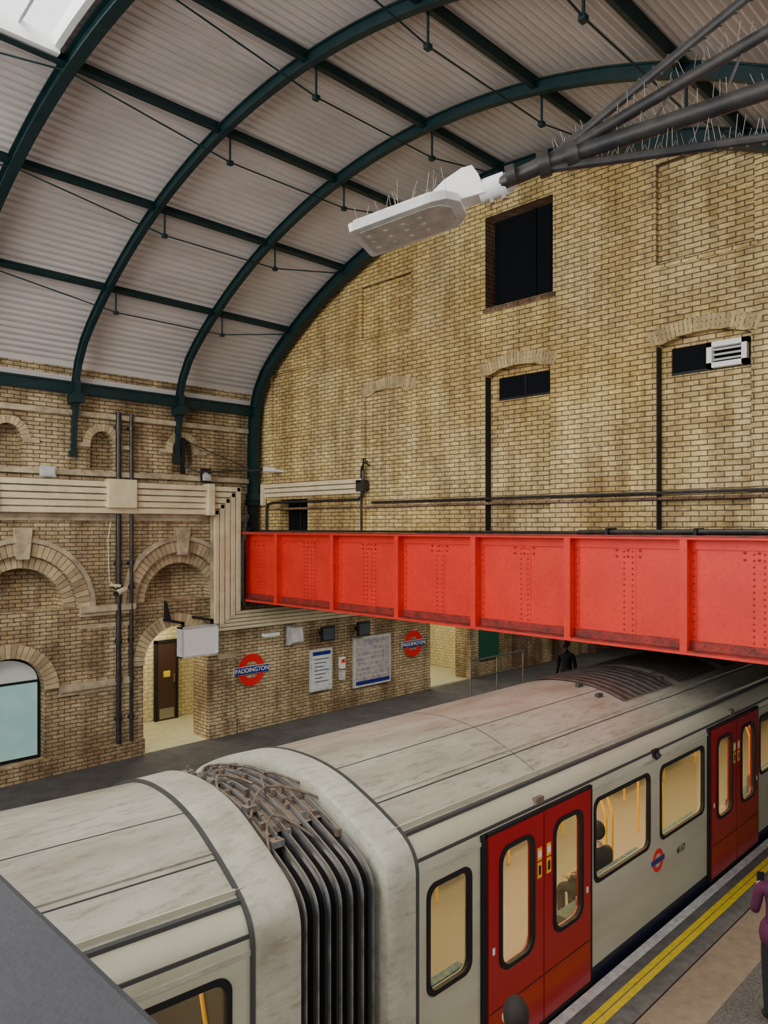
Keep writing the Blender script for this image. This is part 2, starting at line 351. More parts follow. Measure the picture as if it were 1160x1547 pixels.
# ------------------------------------------------------------------ end wall
XE=10.6
w=M(); w.box(XE,XE+.6,-1.5,14.95,-1.5,6.7,B_END); we=w.done('wall_back'); cuts=[]
for c in (1.2,4.3,7.42,10.5):
    dpt=.15 if c<9 else .05
    cuts.append((segarch(c,.66,-.3,2.62,.13),'x',XE-.1,XE+dpt,B_END))
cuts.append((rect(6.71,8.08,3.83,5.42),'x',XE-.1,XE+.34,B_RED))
for a,b,z0,z1,dp in ((3.6,4.97,3.82,5.3,.09),(9.85,11.25,3.85,4.9,.07),(12.9,14.35,2.1,3.55,.07),(13.0,14.0,-.12,.62,.3)):
    cuts.append((rect(a,b,z0,z1),'x',XE-.1,XE+dp,B_END))
cuts.append((rect(6.83,7.9,2.2,2.6),'x',XE-.1,XE+.4,B_END))
cuts.append((rect(3.7,4.8,2.2,2.6),'x',XE-.1,XE+.4,B_END))
cut(we,cuts)
w=M()
for c in (1.2,4.3,7.42,10.5): vouss(w,'x',c,2.63,.74,.13,.21,24,XE-.003,XE+.03,gap=.22,mats=VE)
w.box(XE-.03,XE+.05,3.55,5.02,3.76,3.82,B_END); w.box(XE-.03,XE+.05,9.8,11.3,3.79,3.85,B_END); w.box(XE-.03,XE+.05,12.85,14.4,2.04,2.1,B_END)
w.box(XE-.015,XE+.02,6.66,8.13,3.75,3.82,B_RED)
for yj in (8.07,4.95): w.box(XE-.003,XE+.14,yj-.004,yj+.010,-.15,2.66,BLACK)  # thin black strips stand in for the shade on the recess jambs
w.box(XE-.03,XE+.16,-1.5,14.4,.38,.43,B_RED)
w.done('trim_back_wall')
w=M(); w.box(XE+.28,XE+.33,6.71,8.08,3.83,5.42,DARK); w.box(XE+.25,XE+.28,7.2,7.23,3.83,5.42,DARK); w.box(XE+.25,XE+.28,6.71,8.08,3.83,3.88,BLACK); w.done('window_2')
w=M(); w.box(XE+.18,XE+.22,6.83,7.9,2.2,2.6,DARK); w.box(XE+.16,XE+.18,6.83,7.9,2.2,2.24,BLACK); w.box(XE+.16,XE+.18,7.34,7.36,2.2,2.6,BLACK);w.done('window_3')
w=M(); w.box(XE+.18,XE+.22,3.7,4.8,2.2,2.6,DARK); w.box(XE+.16,XE+.18,3.7,4.8,2.2,2.24,BLACK); w.done('window_4')
w=M(); w.box(XE+.25,XE+.28,13.0,14.0,-.12,.62,DARK); w.box(XE+.2,XE+.25,13.48,13.52,-.12,.62,BLACK); w.done('window_5')
w=M()
for (a,b,c,d_) in ((3.72,4.26,2.22,2.29),(3.72,4.26,2.51,2.58),(3.72,3.79,2.22,2.58),(4.19,4.26,2.22,2.58)): w.box(XE+.06,XE+.17,a,b,c,d_,WHITE)
for i in range(3):
    z=2.315+i*.07; w.prism([(XE+.09,z),(XE+.10,z+.008),(XE+.15,z+.04),(XE+.14,z+.04)],'y',3.79,4.19,WHITE)
w.done('wall_vent')
# ------------------------------------------------------------------ vault
CY,CZ,R=7.7,-4.3,10.3
def arcpt(y,r=R): return (y,CZ+math.sqrt(r*r-(y-CY)**2))
TM=math.asin((14.93-CY)/10.47)
sk0=math.asin((4.4-CY)/10.47); sk1=math.asin((9.5-CY)/10.47)
NS=int((TM+.8)*10.47/.135)*8
SP=[]
for i in range(NS+1):
    t=-.8+(TM+.8)*i/NS; rr=10.47+.032*max(-.75,min(.75,1.3*math.cos(2*pi*i/8))); SP.append((t,(CY+rr*math.sin(t),CZ+rr*math.cos(t))))
def sheet(t0,t1): return [p for t,p in SP if t0-1e-6<=t<=t1+1e-6]
def strip(mb,prof,x0,x1,m):
    n=len(prof); vs=[(x0,*p) for p in prof]+[(x1,*p) for p in prof]
    mb.add(vs,[(i,i+1,n+i+1,n+i) for i in range(n-1)],m)
w=M()
RIBX=[-7.1,-4.9,-2.7,-.5,1.7,3.9,6.15,8.42,10.38]
low=[(14.93,3.17),(14.895,2.95),(14.89,2.8)]
strip(w,sheet(-.81,TM)+low,3.75,XE+.02,SHEET)
strip(w,sheet(sk1,TM)+low,-8,3.75,SHEET); strip(w,sheet(-.81,sk0),-8,3.75,SHEET)
w.done('ceiling_vault',smooth=False)
w=M()
for t in (sk0,sk1):
    y,z=CY+10.4*math.sin(t),CZ+10.4*math.cos(t); w.box(-8,3.75,y-.06,y+.06,z-.08,z+.12,WHITE)
pr=[(CY+10.5*math.sin(sk0+(sk1-sk0)*i/10),CZ+10.5*math.cos(sk0+(sk1-sk0)*i/10)) for i in range(11)]
x=-8
while x<3.7: w.sweep(pr,x,x+.035,-.03,.05,GREYL); x+=.45
w.sweep(pr,3.68,3.76,-.12,.08,WHITE)
for k in (2.5,5,7.5):
    t=sk0+(sk1-sk0)*k/10; y,z=CY+10.5*math.sin(t),CZ+10.5*math.cos(t); w.box(-8,3.7,y-.03,y+.03,z-.04,z+.04,WHITE)
strip(w,pr,-8,3.72,SKYGL); w.done('ceiling_skylight_glazing')
def ribpath(zend):
    p=[arcpt(CY+10.3*math.sin(-.8+(.8+.66)*i/44),10.3) for i in range(45)]
    p+=[(14.32,3.56),(14.58,3.18),(14.72,2.8),(14.78,2.4),(14.80,2.0)]
    z=1.8
    while z>zend+.01: p.append((14.81,z)); z-=.3
    p.append((14.81,zend)); return p
for x in RIBX:
    w=M(); last=x>10; p=ribpath(.75 if last else 1.45)
    hw=.085 if last else .05; dp=.15 if last else .055
    if last:
        w.sweep(p,x-.02,x+.02,-dp,.07,TEAL); w.sweep(p,x-hw,x+hw,-dp-.025,-dp,TEAL); w.sweep(p,x-hw,x+hw,.05,.07,TEAL)
        w.box(x-.12,x+.12,14.6,14.88,.62,.78,TEAL); w.box(x-.08,x+.08,14.68,14.88,-1.6,.62,BLACK); w.box(x-.14,x+.14,14.6,14.88,.5,.6,BLACK)
    else:
        if x==3.9: hw,dp=.075,.09
        q=p[:49]; w.sweep(q,x-.015,x+.015,-dp,.1,TEAL); w.sweep(q,x-hw,x+hw,-dp-.02,-dp,TEAL); w.sweep(q,x-hw,x+hw,.08,.1,TEAL)
        w.prism([(14.89,2.85),(14.6,2.85),(14.66,2.5),(14.76,2.1),(14.81,1.7),(14.83,1.5),(14.89,1.42)],'x',x-.02,x+.02,TEAL)
        w.prism([(14.60,2.85),(14.66,2.5),(14.76,2.1),(14.81,1.7),(14.83,1.5),(14.80,1.5),(14.77,1.7),(14.72,2.1),(14.62,2.5),(14.56,2.85)],'x',x-.05,x+.05,TEAL)
        w.box(x-.1,x+.1,14.52,14.88,2.42,2.6,TEAL); w.box(x-.07,x+.07,14.78,14.88,1.38,1.5,TEAL)
    w.done('roof_arch_rib')
w=M(); w.box(-8,XE,14.7,14.88,2.62,2.66,TEAL); w.box(-8,XE,14.72,14.76,2.6,2.84,TEAL); w.box(-8,XE,14.68,14.88,2.80,2.84,TEAL); w.done('eaves_beam')
PY=[1.8,3.65,5.6,7.55,9.55,11.5,13.3]
for y in PY:
    t=math.asin((y-CY)/R); w=M()
    nrm=Vector((0,math.sin(t),math.cos(t))); tan=Vector((0,math.cos(t),-math.sin(t))); c=Vector((0,CY,CZ))
    def P(x,rr,o): v=c+nrm*rr+tan*o; return (x,v.y,v.z)
    def bar(x0,x1,r0,r1,o0,o1):
        vs=[P(x,rr,o) for x in (x0,x1) for rr in (r0,r1) for o in (o0,o1)]
        w.add(vs,[(0,1,3,2),(4,6,7,5),(0,4,5,1),(2,3,7,6),(0,2,6,4),(1,5,7,3)],TEAL)
    bar(-8,XE,10.30,10.44,-.012,.012); bar(-8,XE,10.29,10.305,-.045,.045)
    segs=[(-7.1,-4.9,-2.7,-.5),(-2.7,-.5,1.7,3.9),(3.9,6.22,8.5,10.38)]
    for a,b,c2,d2 in segs:
        for xx in (b,c2):
            p0=Vector(P(xx+.08,10.28,0)); p1=p0+Vector((0,0,-.38)); w.tube([p0,p1],.018,TEAL,6); w.box(xx+.04,xx+.12,p1.y-.035,p1.y+.035,p1.z-.04,p1.z+.02,TEAL)
        e=Vector((0,0,-.38))
        q=[Vector(P(a,10.22,0)),Vector(P(b+.08,10.28,0))+e,Vector(P(c2+.08,10.28,0))+e,Vector(P(d2,10.22,0))]
        w.tube(q,.012,TEAL,6)
    w.done('roof_purlin_truss')
# ------------------------------------------------------------------ red girder
w=M(); GT,GB=-.14,-1.72
w.box(10.2,10.23,-1.4,14.8,GB,GT,RED)
w.box(9.98,10.42,-1.4,14.8,GT-.035,GT,RED); w.box(9.96,10.44,-1.4,14.8,GT,GT+.02,REDB)
w.box(9.98,10.42,-1.4,14.8,GB,GB+.035,RED); w.box(10.0,10.2,-1.4,14.8,GB+.036,GB+.05,REDB)
w.box(10.17,10.2,-1.4,14.8,GT-.17,GT-.035,RED); w.box(10.165,10.2,-1.4,14.8,GB+.05,GB+.17,REDB)
ST=[15.1,13.37,11.5,9.68,7.88,6.08,4.3,2.5,.72]
for i,y in enumerate(ST):
    if y<14.8:
        w.box(10.0,10.2,y-.012,y+.012,GB+.03,GT-.03,RED); w.box(9.99,10.01,y-.05,y+.05,GB+.03,GT-.03,RED); w.box(10.185,10.2,y-.09,y+.09,GB+.17,GT-.17,RED)
        for k in range(14):
            z=GB+.12+k*(GT-GB-.24)/13
            for o in (-.065,.065): w.dome((10.185,y+o,z),'x',.016,REDR)
    if i<len(ST)-1:
        ym=(y+ST[i+1])/2; wide=.34 if i<3 else .13
        w.box(10.192,10.2,ym-wide/2-.05,ym+wide/2+.05,GB+.17,GT-.17,RED)
        cols=[-wide/2,wide/2] if i>=3 else [-wide/2,-wide/2+.1,wide/2-.1,wide/2]
        for o in cols:
            for k in range(15):
                z=GB+.22+k*(GT-GB-.44)/14; w.dome((10.192,ym+o,z),'x',.018,REDR)
        for o in (-.36,0,.36):
            for zz_ in (0,.1): w.dome((10.17,ym+o*.5,GT-.2-zz_*.9),'x',.018,REDR)
yy=-1.2
while yy<14.7:
    w.dome((10.165,yy,GB+.11),'x',.017,REDR); w.dome((10.165,yy+.06,GB+.155),'x',.014,REDR)
    w.dome((10.06,yy,GB),'z',.018,REDR); w.dome((10.13,yy+.06,GB),'z',.018,REDR); yy+=.115
w.done('red_plate_girder')
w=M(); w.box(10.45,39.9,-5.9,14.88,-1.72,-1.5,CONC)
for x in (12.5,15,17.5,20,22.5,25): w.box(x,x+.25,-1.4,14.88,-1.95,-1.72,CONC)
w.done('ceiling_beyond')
w=M(); w.tube([(10.2,6.0,GT+.055),(10.2,3.5,GT+.075),(10.2,-1.2,GT+.055)],.035,PIPE); w.tube([(10.3,9.5,GT+.047),(10.3,-1.2,GT+.05)],.025,PIPE); w.tube([(10.35,14.4,GT+.045),(10.35,9.5,GT+.045)],.02,PIPE)
for y in (5.5,4.2,3.0,1.5): w.box(10.12,10.4,y-.02,y+.02,GT+.021,GT+.12,BLACK)
w.done('girder_top_cables')
# ------------------------------------------------------------------ trunking and pipes
w=M()
for i in range(5):
    z=.90-.132*i; x=9.93-.135*i; zb=-1.95-.09*i; y0=YS-.29+.015*i
    w.box(-8,x,y0,y0+.08,z-.10,z,CREAM); w.box(x-.10,x,y0,y0+.08,zb,z,CREAM); w.box(x-.10,14.2+.15*i,y0+.03,y0+.08,zb-.07,zb,CREAM)
w.box(-8,9.3,YS-.17,YS-.16,.26,.92,STONE); w.box(9.2,9.95,YS-.17,YS-.16,-2.3,.9,STONE)
w.box(6.75,7.35,YS-.36,YS-.15,.38,.96,CREAM); w.box(9.05,9.2,YS-.36,YS-.1,.25,.95,CREAM); w.box(4.6,4.7,YS-.32,YS-.12,.25,.93,CREAM)
w.done('cable_trunking',bevel=.006)
w=M()
for i in range(3):
    z=.98-.105*i; w.box(XE-.12+.02*i,XE-.035,11.15+.03*i,14.6,z-.085,z,CREAM)
w.box(XE-.13,XE-.035,14.5,14.6,.5,1.0,CREAM)
w.done('cable_trunking',bevel=.006)
w=M()
w.tube([(XE-.06,14.45,-.1),(XE-.06,14.45,.4),(XE-.06,14.4,.52),(XE-.06,14.2,.56),(XE-.06,11.3,.56),(XE-.06,11.18,.62),(XE-.06,11.14,.8),(XE-.06,11.14,1.15)],.03,PIPE)
w.tube([(XE-.05,11.22,-.1),(XE-.05,11.22,.9),(XE-.1,11.15,1.2),(XE-.15,11.0,1.3),(XE-.1,10.9,1.22)],.02,PIPE)
w.tube([(XE-.06,11.14,1.15),(XE-.14,11.05,1.38),(XE-.12,10.95,1.3)],.018,PIPE)
w.tube([(XE-.06,10.9,.49),(XE-.06,-1.2,.49)],.024,PIPE); w.box(XE-.12,XE-.01,11.05,11.3,.72,.95,PIPE)
w.done('service_pipework',smooth=True)
w=M()
w.tube([(10.1,14.6,.3),(10.02,14.58,-.1),(9.93,14.56,-.6),(9.93,14.56,-1.3),(9.93,14.56,-1.7),(10.1,14.58,-1.85)],.03,PIPE)
w.tube([(10.15,14.56,-.03),(9.93,14.5,-.35),(9.92,14.5,-.9),(9.92,14.5,-1.6),(10.0,14.5,-1.85)],.02,PIPE)
w.done('corner_cables',smooth=True)
for xx,rr in ((7.08,.055),(7.36,.04)):
    w=M(); yq=YS-.085; w.tube([(xx,yq,2.35),(xx,yq,FL+.36)],rr,PIPE,12)
    for z in (2.0,-.8,-1.3,-2.4,-3.2,-4.0):
        w.tube([(xx,yq,z),(xx,yq,z+.1)],rr*1.35,PIPE,12); w.box(xx-.07,xx+.07,yq,YS-.005,z+.02,z+.06,BLACK)
    w.done('drainpipe',smooth=True)
w=M(); w.tube([(6.86,YS-.2,.1),(6.8,YS-.2,-.3),(6.83,YS-.2,-1.1),(6.95,YS-.25,-1.25)],.009,CREAM,6); w.tube([(7.1,YS-.34,-1.28),(6.86,YS-.46,-1.34)],.06,CREAM,10); w.tube([(6.86,YS-.46,-1.34),(6.83,YS-.48,-1.35)],.055,BLACK,10); w.box(6.93,6.98,YS-.4,YS-.002,-1.22,-1.17,CREAM); w.done('cctv_camera',smooth=True)
w=M(); w.tube([(8.55,YS-.08,1.35),(8.8,YS-.3,1.2),(10.0,YS-.75,1.28)],.02,PIPE); w.tube([(8.6,YS-.08,1.9),(9.9,YS-.7,1.3)],.012,PIPE); w.box(8.5,8.6,YS-.12,YS-.07,1.15,1.95,BLACK)
w.tube([(9.9,YS-.7,1.26),(10.2,YS-.9,1.3)],.03,PIPE)
w.prism([(10.1,YS-.98),(10.15,YS-.82),(10.25,YS-.8),(10.6,YS-.92),(10.62,YS-1.03),(10.2,YS-1.0)],'z',1.25,1.31,WHITE)
w.prism([(10.12,YS-.95),(10.15,YS-.85),(10.4,YS-.9),(10.4,YS-.98)],'z',1.31,1.35,WHITE); w.done('wall_floodlight')
w=M(); w.box(9.0,9.25,YS-.12,YS-.08,1.0,1.3,BLACK); w.box(9.03,9.2,YS-.2,YS-.12,1.03,1.18,GREYL); w.tube([(9.1,YS-.12,1.2),(9.1,YS-.3,1.1)],.04,GREYL); w.done('wall_speaker')
w=M(); w.box(5.5,5.78,YS-.16,YS-.085,.96,1.16,GREYL); w.box(5.53,5.75,YS-.18,YS-.16,.99,1.13,GREYL); w.box(5.6,5.68,YS-.085,YS-.002,1.13,1.15,BLACK); w.done('junction_box')
# ------------------------------------------------------------------ hanging light box and fittings on lower wall
w=M(); a,b,z0,z1=8.04,8.94,-2.74,-2.10; w.box(a+.03,b-.03,14.0,14.14,z0+.03,z1-.03,WHITE); w.box(a,b,13.98,14.16,z1-.03,z1,GREYL); w.box(a,b,13.98,14.16,z0,z0+.03,GREYL)
w.box(a,a+.035,13.98,14.16,z0,z1,GREYL); w.box(b-.035,b,13.98,14.16,z0,z1,GREYL)
for x in (a+.06,b-.14): w.box(x,x+.05,14.04,YS-.02,z1+.06,z1+.11,BLACK); w.box(x,x+.05,14.04,14.1,z1,z1+.1,BLACK)
w.prism([(14.55,z1+.1),(YS-.09,z1+.1),(YS-.09,z1+.5),(YS-.13,z1+.5)],'x',a+.06,a+.10,BLACK)
w.done('hanging_sign_box')
def roundel(x,z,y=YS):
    e=empty('station_name_roundel'); w=M(); n=40
    w.prism([(x+.39*math.cos(2*pi*i/n),z+.39*math.sin(2*pi*i/n)) for i in range(n)],'y',y-.045,y-.005,B_SIDE)
    for i in range(n):
        a0=2*pi*i/n;a1=2*pi*(i+1)/n
        w.prism([(x+r*math.cos(a),z+r*math.sin(a)) for r,a in ((.205,a0),(.38,a0),(.38,a1),(.205,a1))],'y',y-.055,y-.045,SRED)
    w.box(x-.50,x+.50,y-.07,y-.045,z-.092,z+.092,WHITE); w.box(x-.49,x+.49,y-.077,y-.07,z-.085,z+.085,SBLUE)
    w.done('disc_and_bar',e); txt('PADDINGTON',.145,(x,y-.08,z),(pi/2,0,0),WHITE,e)
roundel(10.4,-3.4); roundel(16.05,-3.4)
def poster(x0,x1,z0,z1,m,name,fr=GREYL):
    w=M(); w.box(x0,x1,YS-.07,YS-.002,z0,z1,fr); w.box(x0+.06,x1-.06,YS-.075,YS-.07,z0+.06,z1-.06,m); w.box(x0+.06,x1-.06,YS-.078,YS-.075,z1-.16,z1-.06,SBLUE if m is POST else m)
    for k in range(7):
        zz_=z1-.25-k*(z1-z0-.4)/7; w.box(x0+.12,x1-.12-.1*(k%3),YS-.077,YS-.075,zz_-.02,zz_,BLACK if m is POST else GREYL)
    if m is not POST: w.box(x0+.06,x1-.06,YS-.077,YS-.075,z0+.06,z0+.16,SBLUE)
    w.done(name)
poster(12.2,12.92,-4.22,-3.15,POST,'notice_poster'); poster(13.7,15.1,-4.35,-3.0,POSTM,'framed_wall_map',GREYL)
w=M(); w.box(13.2,13.35,YS-.1,YS-.002,-3.75,-3.45,WHITE); w.box(13.2,13.35,YS-.1,YS-.002,-4.05,-3.8,GREYL); w.box(13.22,13.33,YS-.11,YS-.1,-3.6,-3.5,SRED); w.box(13.25,13.3,YS-.04,YS-.002,-3.8,-3.75,STEEL); w.done('help_point')
SCR=mat('screen_grey',(.06,.07,.08),.2)
for x in (12.35,13.6):
    w=M(); w.box(x,x+.42,YS-.35,YS-.27,-2.92,-2.55,BLACK); w.box(x+.03,x+.39,YS-.36,YS-.35,-2.88,-2.59,SCR); w.box(x+.18,x+.24,YS-.27,YS-.002,-2.8,-2.7,BLACK); w.done('platform_monitor')
w=M(); w.prism([(YS-.002,-2.45),(YS-.25,-2.5),(YS-.3,-2.85),(YS-.1,-2.95),(YS-.002,-2.95)],'x',11.45,11.8,GREYL); w.done('wall_speaker',bevel=.02)
w=M(); x=10.6; w.box(x,x+.45,YS-.3,YS-.18,-2.62,-2.55,WHITE); w.box(x+.05,x+.4,YS-.29,YS-.19,-2.64,-2.62,GREYL); w.box(x+.2,x+.25,YS-.25,YS-.002,-2.6,-2.57,BLACK); w.done('batten_light')
w=M()
for x in (16.4,17.6,18.9): w.tube([(x,13,FL),(x,13,-3.73)],.025,STEEL); w.box(x-.06,x+.06,12.94,13.06,FL,FL+.02,STEEL)
w.tube([(16.4,13,-3.73),(18.9,13,-3.73)],.025,STEEL); w.tube([(16.4,13,-4.2),(18.9,13,-4.2)],.02,STEEL); w.done('platform_barrier_rail')
# ------------------------------------------------------------------ platforms and track
X0,X1=-10,39.9
w=M(); w.box(X0,X1,-3,2.95,FL-1.2,FL,SPECK); w.box(X0,X1,2.95,3.45,FL-1.2,FL,TAN); w.box(X0,X1,3.45,3.92,FL-1.2,FL,TACT); w.box(X0,X1,3.92,4.03,FL-1.15,FL,WLINE)
w.box(X0,X1,3.65,3.72,FL,FL+.004,YLINE); w.box(X0,X1,3.735,3.80,FL,FL+.004,YLINE); w.box(X0,X1,3.44,3.455,FL,FL+.003,BLACK)
w.done('floor_platform_near')
w=M(); w.box(X0,X1,10.35,YS,FL-1.2,FL,ASPH); w.box(X0,X1,10.25,10.38,FL-.1,FL+.003,WLINE); w.box(X0,X1,10.6,10.7,FL,FL+.003,YLINE); w.done('floor_platform_far')
w=M(); w.box(X0,X1,4.03,10.35,FL-1.3,FL-1.15,TRACK)
w.done('floor_track_bed')
w=M()
for y in (4.84,6.28,8.0,9.44): w.box(X0,X1,y-.035,y+.035,FL-1.1,FL-1.0,STEEL); w.box(X0,X1,y-.07,y+.07,FL-1.15,FL-1.1,STEEL)
x=X0
while x<X1-.3: w.box(x,x+.25,4.3,6.85,FL-1.15,FL-1.12,DOORB); w.box(x,x+.25,7.45,10.0,FL-1.15,FL-1.12,DOORB); x+=.7
w.done('railway_track')
w=M(); w.box(X0,XE,-3.1,-3,FL-.2,-.6,B_SIDE); w.done('wall_right')
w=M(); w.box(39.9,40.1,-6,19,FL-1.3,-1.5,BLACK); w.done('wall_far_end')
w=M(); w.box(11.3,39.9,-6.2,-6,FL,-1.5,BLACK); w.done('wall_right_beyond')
# ------------------------------------------------------------------ train
train=empty('underground_train')
YN=4.1; YC=5.56
ANG=math.radians(-5.5)     # rear car sits on the curve of the track
RA=Matrix.Translation((3.3,YN,0))@Matrix.Rotation(ANG,4,'Z')@Matrix.Translation((-3.3,-YN,0))
UP0=[(1.46,1.95),(1.455,2.08),(1.41,2.195),(1.305,2.295),(1.13,2.385),(.90,2.485),(.60,2.595),(.3,2.655),(0,2.672),(-.3,2.655)]
def cr(p0,p1,p2,p3,t): return tuple(.5*((2*b)+(-a+c)*t+(2*a-5*b+4*c-d)*t*t+(-a+3*b-3*c+d)*t**3) for a,b,c,d in zip(p0,p1,p2,p3))
UP=[]
for i in range(8):
    p0=UP0[i-1] if i else (1.46,1.8)
    for k in range(3): UP.append(cr(p0,UP0[i],UP0[i+1],UP0[i+2],k/3))
UP.append((0,2.672))
def zz(z): return FL+z
def uprof(d=0):
    a=[]
    for x,z in UP:
        dx=x/1.46
        a.append((YC-x-d*min(1,dx*1.1),zz(z)+d*max(0,min(1,(z-1.95)/.5))))
    b=[(2*YC-p[0],p[1]) for p in reversed(a[:-1])]
    return a+b
def loop(d=0,zb=-.35):
    u=uprof(d); return [(u[0][0],zz(zb))]+u+[(u[-1][0],zz(zb))]
def car(x0,x1,cells,doors,name,mx=None):
    u=uprof(); w=M(); n=len(u)
    for a,b,m in [(0,9,TRAINC),(9,n-10,ROOFM),(n-10,n-1,TRAINC)]: strip(w,u[a:b+1],x0,x1,m)
    w.done(name+'_roof',train,smooth=True,mtx=mx)
    w=M()
    def at(i,t=0): return (u[i][0]*(1-t)+u[i+1][0]*t,u[i][1]*(1-t)+u[i+1][1]*t)
    def seam(i,t,hw,h,m):
        p=at(i,t); w.box(x0,x1,p[0]-hw,p[0]+hw,p[1]-.02,p[1]+h,m)
    seam(9,0,.022,.014,SEAM); seam(10,0,.010,.03,TRAINC); seam(14,.2,.006,.005,SEAM); seam(15,.0,.02,.005,ROOFM); seam(19,.6,.004,.004,SEAM); seam(n-16,.2,.006,.005,SEAM)
    seam(4,0,.006,.01,SEAM)
    x=x0+2.2
    while x<x1:
        strip(w,[(p[0],p[1]+.005) for p in u[9:-9]],x,x+.008,SEAM); x+=4.9
    w.box(x0,x1,YN-.012,YN+.02,zz(2.0),zz(2.035),CAP)
    w.box(x0,x1,YN+.0,YN+.05,zz(-.3),zz(.12),NAVY); w.box(x0,x1,YN+2.87,YN+2.92,zz(-.3),zz(2.0),TRAINC)
    w.box(x0,x1,YN+.15,YN+2.77,zz(-.9),zz(-.3),BLACK)
    for (a,b,h) in cells:
        if h: w.holepanel(a,b,zz(.12),zz(2.0),(h[0],h[1],zz(h[2]),zz(h[3])),.1,YN,YN+.05,TRAINC,fm=BLACK); w.box(h[0]-.02,h[1]+.02,YN+.02,YN+.025,zz(h[2]-.02),zz(h[3]+.02),GL)
        else: w.box(a,b,YN,YN+.05,zz(.12),zz(2.0),TRAINC)
    w.done(name+'_side',train,smooth=True,mtx=mx)
    for (a,b) in doors:
        w=M(); m=(a+b)/2; T=2.06
        w.box(a-.02,b+.02,YN+.04,YN+.07,zz(0),zz(.2),BLACK)
        w.box(a-.045,a+.02,YN-.03,YN+.06,zz(-.05),zz(T+.03),BLACK); w.box(b-.02,b+.045,YN-.03,YN+.06,zz(-.05),zz(T+.03),BLACK); w.box(a,b,YN-.03,YN+.06,zz(T),zz(T+.03),BLACK)
        for (p,q) in ((a+.02,m-.008),(m+.008,b-.02)):
            cx=(p+q)/2; hw=.25
            w.holepanel(p,q,zz(.0),zz(T),(cx-hw,cx+hw,zz(.82),zz(1.9)),.13,YN-.045,YN+.01,DRED,fm=BLACK); w.box(cx-hw-.02,cx+hw+.02,YN-.02,YN-.015,zz(.8),zz(1.92),GL)
            w.box(p,q,YN-.047,YN-.044,zz(.0),zz(.05),BLACK); w.box(p,q,YN-.047,YN-.044,zz(.48),zz(.49),BLACK)
        w.box(m-.008,m+.008,YN-.03,YN,zz(0),zz(T),BLACK)
        for s_ in (-1,1):
            w.box(m+s_*.08-.035,m+s_*.08+.035,YN-.05,YN-.044,zz(1.62),zz(1.74),YEL); w.box(m+s_*.08-.035,m+s_*.08+.035,YN-.05,YN-.044,zz(1.45),zz(1.6),YEL); w.box(m+s_*.08-.03,m+s_*.08+.03,YN-.052,YN-.05,zz(1.65),zz(1.71),WHITE); w.box(m+s_*.08-.02,m+s_*.08+.02,YN-.052,YN-.05,zz(1.48),zz(1.57),BLACK)
        for s_ in (-1,1): w.box((a if s_<0 else b)-s_*.09-.015,(a if s_<0 else b)-s_*.09+.015,YN-.05,YN-.044,zz(1.0),zz(1.06),WHITE)
        w.done(name+'_doors',train,smooth=True,mtx=mx)
    w=M(); xa,xb=x0+.05,x1-.05
    w.box(xa,xb,YN+.1,YN+2.8,zz(-.02),zz(.02),FLOORM); w.box(xa,xb,YN+2.8,YN+2.85,zz(0),zz(2.1),INT)
    w.box(xa,xb,YN+.1,YN+2.8,zz(2.12),zz(2.14),INT); w.box(xa,xb,YN+.5,YN+.62,zz(2.08),zz(2.11),INTL); w.box(xa,xb,YN+2.2,YN+2.32,zz(2.08),zz(2.11),INTL)
    w.done(name+'_saloon',train,mtx=mx)
    w=M()
    for (a,b,h) in cells:
        if not h: continue
        for yy0,yy1 in ((YN+2.35,YN+2.8),(YN+.1,YN+.5)):
            w.box(a+.12,b-.12,yy0,yy1,zz(.38),zz(.5),MOQ)
        w.box(a+.12,b-.12,YN+2.68,YN+2.8,zz(.5),zz(.98),MOQ)
        w.box(a+.12,b-.12,YN+.1,YN+.18,zz(.5),zz(.95),MOQ)
        for xx in (a+.08,b-.08):
            w.tube([(xx,YN+.6,zz(.05)),(xx,YN+.6,zz(1.2)),(xx,YN+.72,zz(1.5)),(xx,YN+.72,zz(2.1))],.018,YEL); w.tube([(xx,YN+2.2,zz(.05)),(xx,YN+2.2,zz(2.1))],.018,YEL)
        w.tube([(a+.08,YN+.72,zz(1.95)),(b-.08,YN+.72,zz(1.95))],.016,YEL)
        w.box(h[0]+.1,h[1]-.1,YN+2.79,YN+2.8,zz(1.15),zz(1.75),FARGL)
    for (a,b) in doors:
        for xx in (a-.1,b+.1): w.box(xx-.01,xx+.01,YN+.12,YN+.6,zz(.4),zz(1.7),GL); w.tube([(xx,YN+.62,zz(.02)),(xx,YN+.62,zz(2.1))],.018,YEL)
        w.tube([((a+b)/2,YN+1.45,zz(.02)),((a+b)/2,YN+1.45,zz(2.1))],.018,YEL)
        w.box(a+.1,b-.1,YN+2.78,YN+2.8,zz(.05),zz(2.0),INT)
        for cx in ((a*3+b)/4,(a+b*3)/4): w.box(cx-.25,cx+.25,YN+2.77,YN+2.78,zz(.85),zz(1.85),FARGL)
    w.done(name+'_seats_poles',train,mtx=mx)
FLOORM=mat('train_floor',(.25,.22,.18),.6)
Z2=(1.02,1.88)
carB=[(4.36,5.33,(4.62,5.15,.98,1.86)),(7.17,8.72,(7.3,8.56,*Z2)),(8.72,10.3,(8.88,10.15,*Z2)),(12.14,13.7,(12.3,13.56,*Z2)),(13.7,15.3,(13.86,15.1,*Z2)),(17.1,18.7,(17.26,18.5,*Z2)),(18.7,20.3,(18.86,20.1,*Z2))]
car(4.3,20.3,carB,[(5.35,7.15),(10.32,12.12),(15.32,17.08)],'lead_car')
carA=[(1.9,2.95,(2.1,2.72,.98,1.9)),(-1.6,0.05,(-1.45,-.1,*Z2)),(-3.2,-1.6,(-3.05,-1.75,*Z2)),(-9,-5.1,None)]
car(-9,2.95,carA,[(.07,1.88),(-5.08,-3.22)],'rear_car',RA)
w=M()
